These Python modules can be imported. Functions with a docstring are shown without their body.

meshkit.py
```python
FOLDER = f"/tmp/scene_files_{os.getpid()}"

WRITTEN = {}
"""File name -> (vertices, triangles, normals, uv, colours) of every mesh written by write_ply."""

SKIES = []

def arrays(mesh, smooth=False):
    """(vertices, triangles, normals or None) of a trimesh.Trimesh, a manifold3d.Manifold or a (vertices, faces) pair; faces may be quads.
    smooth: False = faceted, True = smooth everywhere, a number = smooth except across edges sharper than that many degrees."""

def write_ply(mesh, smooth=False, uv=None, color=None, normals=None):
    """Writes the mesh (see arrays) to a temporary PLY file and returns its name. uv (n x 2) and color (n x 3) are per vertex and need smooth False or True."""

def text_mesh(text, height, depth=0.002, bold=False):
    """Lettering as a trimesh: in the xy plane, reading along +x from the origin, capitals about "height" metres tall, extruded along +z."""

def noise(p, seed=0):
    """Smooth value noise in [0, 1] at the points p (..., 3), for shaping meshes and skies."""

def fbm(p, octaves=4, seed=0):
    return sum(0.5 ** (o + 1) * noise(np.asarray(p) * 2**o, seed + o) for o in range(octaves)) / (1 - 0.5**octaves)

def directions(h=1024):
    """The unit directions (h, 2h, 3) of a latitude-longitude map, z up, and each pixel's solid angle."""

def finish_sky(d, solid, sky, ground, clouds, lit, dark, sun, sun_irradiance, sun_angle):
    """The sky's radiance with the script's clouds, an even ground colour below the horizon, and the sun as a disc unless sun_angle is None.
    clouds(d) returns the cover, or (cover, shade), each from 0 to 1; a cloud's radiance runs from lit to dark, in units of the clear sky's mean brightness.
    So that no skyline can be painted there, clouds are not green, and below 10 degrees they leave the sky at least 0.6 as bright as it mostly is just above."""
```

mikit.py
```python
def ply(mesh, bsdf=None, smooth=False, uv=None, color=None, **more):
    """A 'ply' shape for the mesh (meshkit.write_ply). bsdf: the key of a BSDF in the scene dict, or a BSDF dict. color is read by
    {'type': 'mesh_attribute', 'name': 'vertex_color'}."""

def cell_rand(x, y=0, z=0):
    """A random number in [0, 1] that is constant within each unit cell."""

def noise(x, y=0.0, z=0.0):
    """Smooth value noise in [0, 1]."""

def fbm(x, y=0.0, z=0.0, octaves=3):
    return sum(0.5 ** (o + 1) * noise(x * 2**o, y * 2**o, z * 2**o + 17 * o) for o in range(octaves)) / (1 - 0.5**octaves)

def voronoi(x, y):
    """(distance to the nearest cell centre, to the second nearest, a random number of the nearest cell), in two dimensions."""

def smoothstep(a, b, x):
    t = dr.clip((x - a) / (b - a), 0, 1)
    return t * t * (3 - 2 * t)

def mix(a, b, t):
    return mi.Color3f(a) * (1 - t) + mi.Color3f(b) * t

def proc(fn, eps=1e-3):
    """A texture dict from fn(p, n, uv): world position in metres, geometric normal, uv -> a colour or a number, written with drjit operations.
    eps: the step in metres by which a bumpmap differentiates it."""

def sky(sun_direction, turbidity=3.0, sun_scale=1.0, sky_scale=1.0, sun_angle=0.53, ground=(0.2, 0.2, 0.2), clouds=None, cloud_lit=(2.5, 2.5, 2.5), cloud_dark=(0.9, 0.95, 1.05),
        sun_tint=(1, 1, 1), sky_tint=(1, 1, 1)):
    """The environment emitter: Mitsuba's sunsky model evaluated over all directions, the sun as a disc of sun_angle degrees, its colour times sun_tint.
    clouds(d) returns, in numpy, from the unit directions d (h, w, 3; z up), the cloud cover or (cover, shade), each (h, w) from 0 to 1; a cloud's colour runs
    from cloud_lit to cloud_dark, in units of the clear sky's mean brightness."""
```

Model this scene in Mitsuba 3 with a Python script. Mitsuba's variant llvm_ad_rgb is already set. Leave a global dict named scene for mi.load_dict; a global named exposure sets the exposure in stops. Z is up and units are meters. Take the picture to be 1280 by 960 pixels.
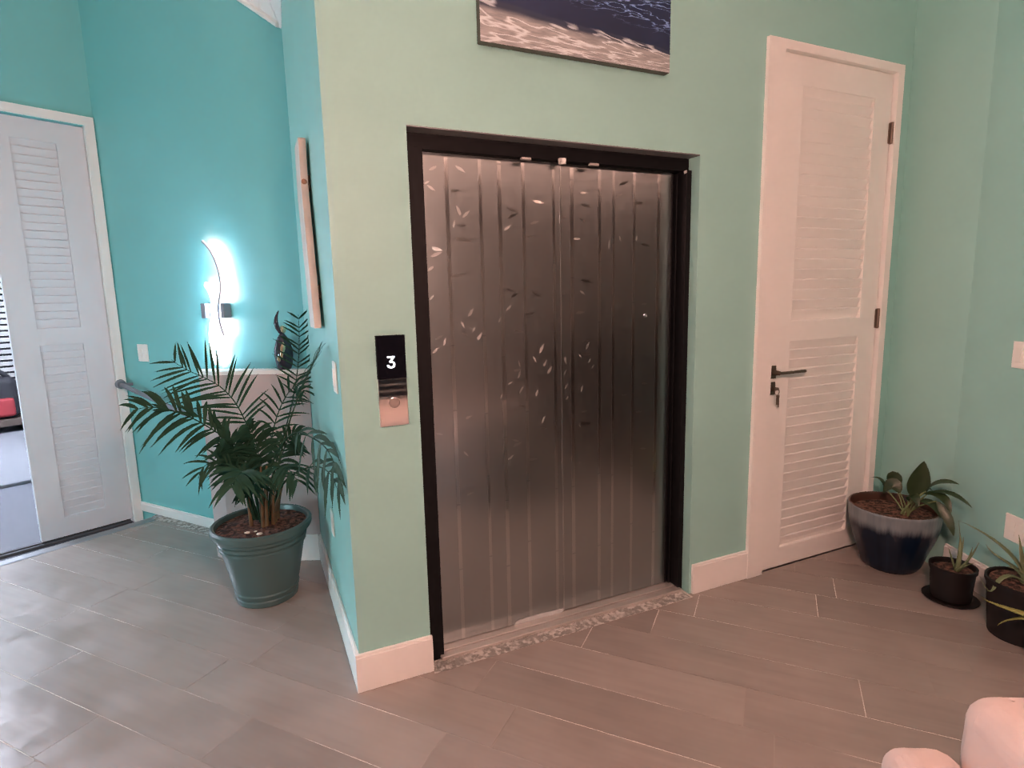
import math, random
import numpy as np, trimesh, drjit as dr, mitsuba as mi, mikit, meshkit
import manifold3d as m3
from shapely.geometry import Polygon, box as sbox
from mikit import noise, fbm, cell_rand, smoothstep, mix, proc
T = mi.ScalarTransform4f
PI = math.pi
scene, labels = {}, {}

# ---------------------------------------------------------------- camera, lights, exposure
EYE = np.array([-0.2763, -2.0980, 1.5])
FWD = np.array([0.40610, 0.90099, -0.15263])
UP = np.array([0.08318, 0.12989, 0.98803])
scene['camera'] = {'type': 'perspective', 'fov': 2 * math.degrees(math.atan(640 / 719.1)), 'fov_axis': 'x', 'near_clip': 0.02,
                   'to_world': T().look_at(origin=EYE.tolist(), target=(EYE + FWD).tolist(), up=UP.tolist())}
exposure = 0.0
WARM = np.array([1.0, 0.565, 0.45])
COOL, BLUISH, NEUTRAL = np.array([0.50, 0.90, 1.03]), np.array([0.60, 0.86, 1.15]), np.array([0.88, 0.93, 1.12])
PENDANT_AT, PENDANT_R, PENDANT = (0.10, -2.20, 2.02), 0.15, 278.0      # the room's warm lamp, above and behind the camera
FILL_AT, FILL_R, FILL = (-2.75, 0.30, 0.80), 0.20, 40.0                 # unseen cool drum lamp, added to light the left side
BEDROOM = 64.0                                                         # cool ceiling panel of the room behind the left door
ADDED_COVE = 19.0                                                           # unseen warm light, added so the steel doors reflect a bright wall top
SCONCE = 400.0                                                           # the wall light's white strips
emit = lambda rgb: {'type': 'area', 'radiance': {'type': 'rgb', 'value': [float(x) for x in rgb]}}

# ---------------------------------------------------------------- materials
def rgb(*c): return {'type': 'rgb', 'value': list(map(float, c))}
def mat(name, color, rough=0.6, metal=0.0, two=False, spec=0.5, **more):
    c = color if isinstance(color, dict) else rgb(*color)
    b = {'type': 'principled', 'base_color': c, 'roughness': rough, 'metallic': metal, 'specular': spec, **more}
    scene[name] = {'type': 'twosided', 'bsdf': b} if two else b
    return name
TEAL = (0.285, 0.525, 0.488)
def wall_fn(p, n, uv):
    return mi.Color3f(*TEAL) * (0.97 + 0.06 * fbm(p.x * 3.0, p.y * 3.0, p.z * 3.0))
mat('m_wall', proc(wall_fn), 0.5, spec=0.35)
def wall_cool_lit_fn(p, n, uv):
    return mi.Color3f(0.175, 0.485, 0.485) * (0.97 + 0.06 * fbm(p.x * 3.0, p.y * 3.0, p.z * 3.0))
mat('m_wall_cool_lit', proc(wall_cool_lit_fn), 0.5, spec=0.35)  # the wall teal with less red: cool light put into the colour
mat('m_cream', (0.46, 0.38, 0.33), 0.7)
mat('m_added_dark', (0.05, 0.036, 0.03), 0.8)
mat('m_brown_wall', (0.17, 0.125, 0.10), 0.6)
mat('m_white', (0.78, 0.77, 0.75), 0.58, spec=0.3)
mat('m_half_wall', (0.45, 0.365, 0.355), 0.7)
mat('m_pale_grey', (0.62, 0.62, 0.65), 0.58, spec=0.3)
mat('m_white_flat', (0.80, 0.80, 0.79), 0.8)
mat('m_ceiling', (0.80, 0.80, 0.80), 0.9)
mat('m_black', (0.006, 0.006, 0.007), 0.55, spec=0.12)
mat('m_track', (0.055, 0.053, 0.06), 0.45)
mat('m_soffit', (0.16, 0.17, 0.175), 0.5)
def grout_fn(p, n, uv):
    return mix((0.27, 0.23, 0.205), (0.60, 0.54, 0.50), smoothstep(0.36, 0.62, fbm(p.x * 2.6, p.y * 2.6, 4.0, 3)))
mat('m_grout', proc(grout_fn), 0.85)
FA = math.radians(40.93)                                                 # direction of the tiles
FU, FV = np.array([math.cos(FA), math.sin(FA)]), np.array([-math.sin(FA), math.cos(FA)])
def floor_fn(tone):
    def fn(p, n, uv):
        u, w = p.x * float(FU[0]) + p.y * float(FU[1]), p.x * float(FV[0]) + p.y * float(FV[1])
        g = fbm(u * 45.0, w * 4.0, 1.0 + tone * 9, 4)
        s = fbm(u * 6.0, w * 4.5, tone * 31.0, 4)
        return mi.Color3f(0.252, 0.214, 0.194) * (tone * (0.80 + 0.15 * g + 0.25 * s))
    return fn
def floor_rough(p, n, uv):
    a = fbm(p.x * 6.0, p.y * 6.0, 3.0, 4)
    return 0.13 + 0.26 * smoothstep(0.3, 0.7, a) + 0.10 * fbm(p.x * 40.0, p.y * 40.0, 1.0, 2)
FLOORS = [mat(f'm_tile_{i}', proc(floor_fn(t)), proc(floor_rough)) for i, t in enumerate((0.94, 1.0, 1.05, 1.1))]
def mortar_fn(p, n, uv):
    v = fbm(p.x * 60.0, p.y * 60.0, p.z * 60.0, 3)
    return mix((0.22, 0.205, 0.19), (0.46, 0.435, 0.41), smoothstep(0.35, 0.68, v))
mat('m_mortar', proc(mortar_fn), 0.9)
mat('m_trim_metal', (0.34, 0.35, 0.37), 0.35, 0.8)
mat('m_steel', (0.385, 0.425, 0.435), 0.25, 1.0)
mat('m_etch', (0.50, 0.53, 0.53), 0.16, 1.0)
mat('m_sill', (0.62, 0.57, 0.54), 0.45, 0.7)
mat('m_mirror', (0.86, 0.83, 0.80), 0.035, 1.0)
mat('m_chrome', (0.55, 0.55, 0.56), 0.15, 1.0)
mat('m_dark_glass', (0.004, 0.004, 0.007), 0.06, spec=0.25)
mat('m_bronze', (0.085, 0.066, 0.05), 0.35, 0.6)
mat('m_hinge', (0.16, 0.12, 0.095), 0.35, 0.7)
mat('m_leaf_glint', (0.60, 0.62, 0.62), 0.42, 1.0)  # lighter metal for some etched leaves, standing in for lamp glints
mat('m_button', (0.36, 0.30, 0.28), 0.3, 0.6)
mat('m_plastic', (0.80, 0.78, 0.74), 0.35)
mat('m_tape', (0.75, 0.74, 0.72), 0.6)
mat('m_masking', (0.40, 0.42, 0.42), 0.7)
mat('m_grey_metal', (0.20, 0.21, 0.24), 0.4, 0.3)
def wood_fn(p, n, uv):
    g = fbm(p.x * 30.0, p.y * 30.0, p.z * 2.5, 4)
    return mix((0.54, 0.43, 0.37), (0.68, 0.57, 0.50), g)
mat('m_plank', proc(wood_fn), 0.55)
mat('m_screw', (0.32, 0.16, 0.10), 0.4, 0.4)
mat('m_bench', (0.10, 0.075, 0.06), 0.5)
def soil_fn(p, n, uv):
    v = fbm(p.x * 70.0, p.y * 70.0, p.z * 70.0, 3)
    return mix((0.018, 0.009, 0.007), (0.13, 0.062, 0.042), smoothstep(0.3, 0.8, v))
mat('m_soil', proc(soil_fn), 0.9)
mat('m_pebble', (0.75, 0.70, 0.62), 0.5)
mat('m_green_pot', (0.056, 0.098, 0.095), 0.33)
def leaf_fn(a, b):
    def fn(p, n, uv):
        return mix(a, b, fbm(p.x * 14.0, p.y * 14.0, p.z * 14.0, 2))
    return fn
mat('m_palm', proc(leaf_fn((0.010, 0.034, 0.020), (0.030, 0.072, 0.042))), 0.6, two=True, spec=0.1)
mat('m_palm_light', proc(leaf_fn((0.018, 0.046, 0.024), (0.050, 0.085, 0.042))), 0.5, two=True, spec=0.25)
mat('m_cane', proc(leaf_fn((0.065, 0.042, 0.022), (0.20, 0.125, 0.06))), 0.5)
mat('m_lily', proc(leaf_fn((0.012, 0.028, 0.010), (0.028, 0.05, 0.018))), 0.42, two=True)
mat('m_lily_stem', (0.16, 0.20, 0.09), 0.5)
mat('m_aloe', proc(leaf_fn((0.10, 0.13, 0.065), (0.20, 0.23, 0.12))), 0.45, two=True)
mat('m_aloe_yellow', proc(leaf_fn((0.22, 0.21, 0.06), (0.36, 0.33, 0.11))), 0.45, two=True)
def glaze_fn(p, n, uv):
    a = dr.atan2(p.y + 0.25, p.x - 2.79)
    streak = fbm(a * 9.0, p.z * 1.6, 2.0, 3)
    edge = 0.262 + 0.03 * (streak - 0.5)
    t = smoothstep(edge - 0.03, edge + 0.03, p.z + 0.012 * (fbm(a * 26.0, p.z * 8.0, 5.0, 2) - 0.5))
    navy = mix((0.002, 0.004, 0.010), (0.004, 0.011, 0.026), streak)
    grey = mix((0.11, 0.14, 0.16), (0.20, 0.215, 0.22), fbm(a * 14.0, p.z * 10.0, 8.0, 2))
    return mix(navy, grey, t)
mat('m_blue_pot', proc(glaze_fn), 0.22, spec=0.4)
mat('m_brown_rim', (0.055, 0.026, 0.018), 0.3)
mat('m_dark_pot', (0.009, 0.006, 0.006), 0.5, spec=0.25)
mat('m_brown_pot', (0.055, 0.030, 0.024), 0.5)
mat('m_sofa', (0.43, 0.345, 0.32), 0.9, sheen=0.3)
mat('m_rug', (0.135, 0.14, 0.15), 0.95)
mat('m_grey_floor', (0.085, 0.09, 0.105), 0.5)
mat('m_bag_black', (0.018, 0.018, 0.022), 0.6)
mat('m_bag_red', (0.30, 0.03, 0.035), 0.6)
mat('m_bag_grey', (0.30, 0.32, 0.34), 0.5)
mat('m_night', (0.004, 0.005, 0.010), 0.2)
mat('m_vase', (0.018, 0.016, 0.030), 0.08, spec=0.7)
mat('m_gold', (0.72, 0.62, 0.42), 0.13, 1.0)
mat('m_bed_wall', (0.62, 0.64, 0.66), 0.8)
def print_fn(p, n, uv):
    u = (p.x - 0.556) / 0.866
    z = p.z - 2.417
    h = 0.135 - 0.062 * u + 0.02 * (fbm(u * 6.0, 1.0, 0.0, 2) - 0.5)
    k = z / dr.maximum(h, 0.02)
    v = dr.log(1.0 + 2.2 * k) * 5.0                                      # ripples pack together towards the sea bed's far edge
    ridge = 1.0 - dr.abs(2.0 * fbm(u * 6.5 + 0.8 * k, v + u * 1.6, 4.0, 3) - 1.0)
    line = smoothstep(0.82, 1.0, ridge) * 0.75
    sand = mix((0.17, 0.18, 0.185), (0.40, 0.41, 0.41), fbm(u * 20.0, z * 110.0, 2.0, 3))
    sand = mix(sand, (0.74, 0.80, 0.82), line)
    far = mix(sand, mix((0.02, 0.03, 0.06), (0.60, 0.66, 0.70), line), smoothstep(0.62, 0.86, k))
    sea = mix((0.006, 0.012, 0.036), (0.013, 0.024, 0.070), fbm(u * 4.0, z * 9.0, 7.0, 2))
    rip = 1.0 - dr.abs(2.0 * fbm(u * 13.0, z * 75.0, 11.0, 3) - 1.0)
    sea = mix(sea, (0.20, 0.33, 0.62), smoothstep(0.90, 1.0, rip) * smoothstep(0.20, 0.27, z + 0.09 * u))
    return mix(far, sea, smoothstep(0.94, 1.03, k + 0.05 * (fbm(u * 40.0, z * 30.0, 3.0, 2) - 0.5)))
mat('m_print', proc(print_fn), 0.45)
mat('m_canvas_edge', (0.07, 0.075, 0.065), 0.7)

# ---------------------------------------------------------------- mesh helpers
def box(x0, x1, y0, y1, z0, z1):
    m = trimesh.creation.box((x1 - x0, y1 - y0, z1 - z0)); m.apply_translation(((x0 + x1) / 2, (y0 + y1) / 2, (z0 + z1) / 2)); return m
def cbox(x0, x1, y0, y1, z0, z1, c=0.003):
    P = []
    for sx in (0, 1):
        for sy in (0, 1):
            for sz in (0, 1):
                X, Y, Z = (x0, x1)[sx], (y0, y1)[sy], (z0, z1)[sz]
                a, b, d = (c, -c)[sx], (c, -c)[sy], (c, -c)[sz]
                P += [(X + a, Y + b, Z), (X + a, Y, Z + d), (X, Y + b, Z + d)]
    return trimesh.convex.convex_hull(np.array(P))
def rbox(x0, x1, y0, y1, z0, z1, r, seg=16):
    s = m3.Manifold.sphere(r, seg)
    m = m3.Manifold.batch_hull([s.translate((x, y, z)) for x in (x0 + r, x1 - r) for y in (y0 + r, y1 - r) for z in (z0 + r, z1 - r)]).to_mesh()
    return trimesh.Trimesh(m.vert_properties[:, :3], m.tri_verts)
def join(*ms): return trimesh.util.concatenate([m for x in ms for m in (x if isinstance(x, (list, tuple)) else [x])])
def prism(poly, z0, z1):
    poly = poly if isinstance(poly, Polygon) else Polygon(poly)
    m = trimesh.creation.extrude_polygon(poly, z1 - z0, engine='earcut'); m.apply_translation((0, 0, z0)); return m
def lathe(profile, n=64, outward=True):
    m = trimesh.creation.revolve(np.array(profile, float), sections=n)
    if outward and m.volume < 0: m.invert()
    return m
def tube(path, radii, n=8, cap=True):
    p = np.asarray(path, float); r = np.broadcast_to(np.asarray(radii, float), (len(p),))
    t = np.gradient(p, axis=0); t /= np.linalg.norm(t, axis=1, keepdims=True) + 1e-12
    a = np.cross(t[0], (0, 0, 1) if abs(t[0][2]) < .9 else (1, 0, 0)); a /= np.linalg.norm(a)
    V = []
    for i in range(len(p)):
        a = a - t[i] * (a @ t[i]); a /= np.linalg.norm(a); b = np.cross(t[i], a)
        g = np.arange(n) * 2 * PI / n
        V.append(p[i] + r[i] * (np.cos(g)[:, None] * a + np.sin(g)[:, None] * b))
    F = []
    for i in range(len(p) - 1):
        for j in range(n):
            k = (j + 1) % n; q = i * n
            F += [(q + j, q + k, q + n + k), (q + j, q + n + k, q + n + j)]
    V = np.vstack(V)
    if cap:
        c0, c1 = len(V), len(V) + 1; V = np.vstack([V, p[0], p[-1]]); e = (len(p) - 1) * n
        for j in range(n):
            k = (j + 1) % n; F += [(c0, k, j), (c1, e + j, e + k)]
    return trimesh.Trimesh(V, F, process=False)
def smoothpath(P, n):
    from scipy.interpolate import CubicSpline
    P = np.asarray(P, float); d = np.r_[0, np.cumsum(np.linalg.norm(np.diff(P, axis=0), axis=1))]
    return CubicSpline(d, P)(np.linspace(0, d[-1], n))
def frame(at, deg):                                                     # local x along a wall, y into the wall, z up
    return trimesh.transformations.translation_matrix(at) @ trimesh.transformations.rotation_matrix(math.radians(deg), (0, 0, 1))
def moved(m, M): m = m.copy(); m.apply_transform(M); return m

taken = {}
def key(name):
    n = taken.get(name, -1) + 1; taken[name] = n
    return name if n == 0 else f'{name}_{n:03d}'
def put(name, mesh, m, smooth=False, M=None, parent=None, label=None, cat=None, group=None, kind=None, **more):
    k = key(f'{parent}__{name}' if parent else name)
    if M is not None: mesh = moved(mesh, M)
    scene[k] = mikit.ply(mesh, m, smooth, **more)
    d = {a: b for a, b in dict(label=label, category=cat, group=group, kind=kind).items() if b}
    if d: labels[k] = d
    return k
def thing(name, label, cat, group=None, kind=None):
    k = key(name); labels[k] = {'label': label, 'category': cat}
    if group: labels[k]['group'] = group
    if kind: labels[k]['kind'] = kind
    return k
def struct(name, label=None):
    k = key(name); labels[k] = {'kind': 'structure'}
    if label: labels[k]['label'] = label
    return k
def sput(name, mesh, m, label=None, **more):
    return put(name, mesh, m, kind='structure', label=label, **more)

# ---------------------------------------------------------------- the rooms
CORN = (-1.1127, 2.7325, 0.0)                                            # where the wall of the left door meets the wall of the light
FB, FL, FS, FD = frame(CORN, 25.85), frame(CORN, -52), frame((0, 0, 0), -90), frame((2.984, -0.415, 0), -113.95)
H = 3.8
wallA = Polygon([(0, 0), (3.16, 0), (3.16, H), (0, H)]).difference(sbox(0.283, -1, 1.615, 2.1014)).difference(sbox(2.085, -1, 2.921, 2.605))
def upright(poly, y0, y1):                                               # a polygon drawn in x, z, as a wall from y0 to y1
    m = prism(poly, 0, y1 - y0); m.apply_transform(trimesh.transformations.rotation_matrix(PI / 2, (1, 0, 0))); m.apply_translation((0, y1, 0)); return m
sput('wall_front', upright(wallA, 0, 0.16), 'm_wall', 'sage teal wall around the elevator opening and the white door')
sput('wall_left', box(0, 0.16, 0.16, 1.31, 0, H), 'm_wall', 'narrow teal side wall of the elevator shaft beside the palm')
sput('wall_alcove', box(-0.02, 2.1, 0, 0.14, -0.08, H), 'm_wall_cool_lit', 'teal wall behind the glowing wall light, cool light in its colour', M=FL)
sput('wall_far', join(box(-0.005, 0.14, 0.001, 0.14, -0.08, H), box(-1.72, -0.005, 0.001, 0.14, 2.665, H), box(-3.3, -1.72, 0.001, 0.14, -0.08, H)), 'm_wall_cool_lit', 'teal wall around the left white door, cool light in its colour', M=FB)
sput('wall_corner', prism([(3.05, 0), (2.984, -0.415), (3.12, -0.44), (3.2, 0.0)], 0, H), 'm_wall', 'narrow sage wall between the white door and the right wall')
sput('wall_right', box(0, 0.62, 0, 0.14, 0, H), 'm_wall', 'dim sage wall behind the row of potted plants', M=FD)
sput('wall_right', join(box(2.80, 6.95, -0.985, -0.86, 0, H), box(6.8, 6.95, -6.0, -0.985, 0, H)), 'm_brown_wall', 'brown walls of the room to the right of the camera')
wb = Polygon([(-4.1, 0), (6.95, 0), (6.95, H), (-4.1, H)]).difference(sbox(-0.6, 0.03, 1.9, 2.3)).difference(sbox(-3.6, 2.45, 6.5, 3.15))
sput('wall_back', upright(wb, -6.15, -6.0), 'm_cream', 'back wall of the room behind the camera')
sput('wall_back', box(-4.15, -4.0, -6.0, 1.36, 0, H), 'm_cream', 'left side wall of the room behind the camera')
# floor of tile planks on grout
P52 = lambda t, off=0.0: (CORN[0] + 0.6157 * t - 0.788 * off, CORN[1] - 0.788 * t - 0.6157 * off)
edge_d = np.array([math.cos(math.radians(29.0)), math.sin(math.radians(29.0))])
E1 = np.array([-0.905, 2.478]); E0 = E1 - edge_d * 3.45
outline = [(0, 0), (0, 1.31), P52(1.66), tuple(E1 + 0.02 * edge_d), tuple(E0), (-4.0, -6.0), (6.8, -6.0), (6.8, -0.985), (2.734, -0.985), (2.984, -0.415), (3.05, 0)]
room = Polygon(outline)
sput('floor', join(prism(room.union(sbox(0.283, -0.1, 1.615, 0.28)), -0.06, -0.0009)), 'm_grout', 'light grout under the taupe wood look tile planks')
gravel = sbox(0.283, -0.035, 1.615, 0.30).union(Polygon([P52(0.16), P52(1.66), P52(1.66, 0.085), P52(0.22, 0.085)]))
tile_area = room.difference(gravel).difference(sbox(0.0, -0.0, 3.2, 0.3)).buffer(0)
JOINT = {-1: [-0.593, 0.54, 1.672], 0: [-1.456, -0.405, 0.64, 1.63], -3: [-0.76, 0.27, 1.302], -2: [-0.42, 0.646, 1.70], 1: [-1.355, -0.25, 0.9], 4: [-1.11], 2: [-1.75, -0.70], 3: [-2.0, -0.95]}
def to_xy(u, w): q = FU * u + FV * w; return (float(q[0]), float(q[1]))
rng = random.Random(4); far_tiles = []
for row in range(-40, 22):
    u0 = 0.155 + 0.2155 * row; js = sorted(JOINT.get(row, []))
    if not js: js = [rng.uniform(-0.5, 0.5)]
    while js[0] > -9: js.insert(0, js[0] - 1.05)
    while js[-1] < 6: js.append(js[-1] + 1.05)
    for w0, w1 in zip(js[:-1], js[1:]):
        g = 0.0019
        q = Polygon([to_xy(u0 + g, w0 + g), to_xy(u0 + 0.2155 - g, w0 + g), to_xy(u0 + 0.2155 - g, w1 - g), to_xy(u0 + g, w1 - g)]).intersection(tile_area)
        for s in getattr(q, 'geoms', [q]):
            if s.geom_type != 'Polygon' or s.area < 2e-4: continue
            m = prism(s, -0.0009, rng.uniform(-0.0003, 0.0003))
            c = s.centroid; tone = FLOORS[rng.randrange(4)]
            if c.y > -1.7 and c.x > -2.6: put('tile_plank', m, tone, parent='floor')
            else: far_tiles.append(m)
put('tile_planks', join(far_tiles), FLOORS[1], parent='floor', kind='stuff')
def rubble(poly, cell, seed, z0=0.0, h=0.012):
    r = np.random.default_rng(seed); x0, y0, x1, y1 = poly.bounds; out = [prism(poly, -0.0022, z0 + 0.001)]
    from shapely.geometry import Point
    for _ in range(int(poly.area / cell ** 2)):
        x, y = r.uniform(x0, x1), r.uniform(y0, y1)
        if not poly.buffer(-0.008).contains(Point(x, y)): continue
        s = r.uniform(0.4, 1.1) * cell
        m = trimesh.creation.icosphere(1, s); m.vertices *= np.array([r.uniform(.7, 1.5), r.uniform(.6, 1.2), r.uniform(.35, .7)]) * (1 + 0.3 * (meshkit.noise(m.vertices * 60 + r.uniform(0, 99)) - .5))[:, None]
        m.apply_transform(trimesh.transformations.rotation_matrix(r.uniform(0, PI), (0, 0, 1))); m.apply_translation((x, y, z0)); out.append(m)
    return join(out)
put('mortar_edge', rubble(sbox(0.286, -0.032, 1.60, 0.045), 0.0085, 3), 'm_mortar', parent='floor', kind='stuff')
put('mortar_edge', rubble(Polygon([P52(0.2, 0.018), P52(1.0, 0.018), P52(1.0, 0.084), P52(0.24, 0.084)]), 0.010, 5), 'm_mortar', parent='floor', kind='stuff')
prof = [(x, z) for x, z in ((0, -0.05), (0.0, -0.012), (0.02, -0.001), (0.06, 0.003), (0.085, 0.0015), (0.085, -0.05))]
FE = frame((float(E0[0]), float(E0[1]), 0), 29.0)
strip = prism([(p_[0], p_[1]) for p_ in prof], 0, 3.47)                   # profile in x, y -> swept along local x
strip.apply_transform(np.array([[0, 0, 1, 0], [1, 0, 0, 0.0], [0, 1, 0, 0], [0, 0, 0, 1.0]])); strip.invert() if strip.volume < 0 else None
sput('trim_1', strip, 'm_trim_metal', 'grey rounded edge strip where the tiles end before the left door', M=FE)
sput('floor', prism([(-2.5, -0.16), (0.3, -0.16), (0.3, 5.35), (-2.5, 5.35)], -0.12, -0.08), 'm_grey_floor', 'grey floor of the room behind the left door', M=FB)
sput('trim_2', join(cbox(-1.72, -0.07, -0.006, 0.075, -0.08, -0.062), cbox(-1.72, -0.07, 0.02, 0.03, -0.062, -0.054)), 'm_track', 'dark door track on the floor under the left door', M=FB)
# ceilings
sput('ceiling', box(-4.15, 6.95, -6.15, 3.4, H, H + 0.1), 'm_ceiling', 'white ceiling')
def slope_z(x, y): return 2.90 - 2.08 * (x + 0.006) - 0.75 * (y - 1.31)
tri = Polygon([(-0.001, 1.308), (-0.001, 0.11), (-0.80, 2.345)])
g2 = np.array([-2.08, -0.75]); g2 /= np.linalg.norm(g2); gp = np.array([-g2[1], g2[0]]); g0 = np.array([-0.006, 1.31])
ck = struct('ceiling', 'white boarded slope of the ceiling above the wall light')
def sloped(poly, t):
    m = prism(poly, 0, t); m.vertices[:, 2] += slope_z(m.vertices[:, 0], m.vertices[:, 1]); return m
put('backing', sloped(tri, 0.03), 'm_grout', parent=ck)
for i in range(-14, 15):
    a, b = i * 0.105 + 0.0015, (i + 1) * 0.105 - 0.0015
    q = Polygon([tuple(g0 + gp * a - g2 * 2), tuple(g0 + gp * b - g2 * 2), tuple(g0 + gp * b + g2 * 2), tuple(g0 + gp * a + g2 * 2)]).intersection(tri)
    if not q.is_empty and q.area > 1e-4: put('board', sloped(q, -0.008 + 0.0), 'm_ceiling', parent=ck)
L2 = [np.array([*P52(t, 0.012), 0]) for t in (0.50, 1.795)]
for q in L2: q[2] = slope_z(q[0], q[1]) - 0.02
put('cove_trim', tube([L2[0], L2[1]], 0.014, 8), 'm_white', parent=ck)
# baseboards
def bb(x0, x1, h, y=-0.016): return join(cbox(x0, x1, y, 0.0, 0, h - 0.012, 0.001), cbox(x0, x1, y + 0.004, 0.0, h - 0.014, h, 0.002))
HB = 0.1536
sput('baseboard_front', bb(-0.016, 0.288, HB), 'm_white', 'white baseboard left of the elevator')
sput('baseboard_front', bb(1.628, 1.992, HB), 'm_white', 'white baseboard between the elevator and the white door')
sput('baseboard_left', bb(-1.30, -0.0, HB), 'm_white', 'white baseboard along the side wall by the palm', M=FS)
sput('baseboard_alcove', bb(0.0, 1.0, 0.066), 'm_white', 'white baseboard under the wall light', M=FL)
sput('baseboard_right', bb(0.005, 0.61, HB), 'm_white', 'white baseboard behind the potted plants', M=FD)

# half wall with a top in front of the alcove
hw = struct('half_wall', 'pale half wall with a white top behind the potted palm')
HWP = [(-0.004, 1.262), (-0.487, 1.478), (-0.565, 1.585), (-0.545, 1.66), (-0.48, 1.62), (-0.004, 1.300)]
put('panel', prism(HWP, 0, 1.096), 'm_half_wall', parent=hw)
put('top', prism(Polygon(HWP).buffer(0.004), 1.096, 1.118), 'm_white', parent=hw)
put('baseboard', prism([(-0.018, 1.251), (-0.48, 1.461), (-0.487, 1.478), (-0.018, 1.268)], 0, HB), 'm_white', parent=hw)

# ---------------------------------------------------------------- louvred doors
def louvre_door(dk, M, x0, x1, z0, z1, y0, y1, pans, px0, px1, tilt, m='m_white', pitch=0.0513):
    poly = sbox(x0, z0, x1, z1)
    for a, b in pans: poly = poly.difference(sbox(px0, a, px1, b))
    put('door_frame', upright(poly, y0, y1), m, M=M, parent=dk)
    for a, b in pans:
        put('backing', box(px0 - 0.004, px1 + 0.004, y1 + 0.001, y1 + 0.006, a - 0.004, b + 0.004), m, M=M, parent=dk)  # unseen panel added to stop light leaking between the slats
        n = round((b - a) / pitch); dz = (b - a) / n
        for i in range(n):
            z = a + (i + 0.5) * dz
            s = cbox(px0 + 0.0005, px1 - 0.0005, -0.0042, 0.0042, -0.034, 0.034, 0.0015)
            s.apply_transform(trimesh.transformations.rotation_matrix(math.radians(tilt), (1, 0, 0)))
            s.apply_translation((0, (y0 + y1) / 2 - 0.003, z)); put('slat', s, m, M=M, parent=dk)
d1 = struct('door_1', 'white louvred door with dark lever handle right of the elevator')
louvre_door(d1, None, 2.098, 2.908, 0.006, 2.599, 0.004, 0.044, [(0.112, 1.235), (1.337, 2.466)], 2.245, 2.772, 20)
def plate(x, z, s=0.066): return cbox(x - s / 2, x + s / 2, -0.006, 0.004, z - s / 2, z + s / 2, 0.002)
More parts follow.
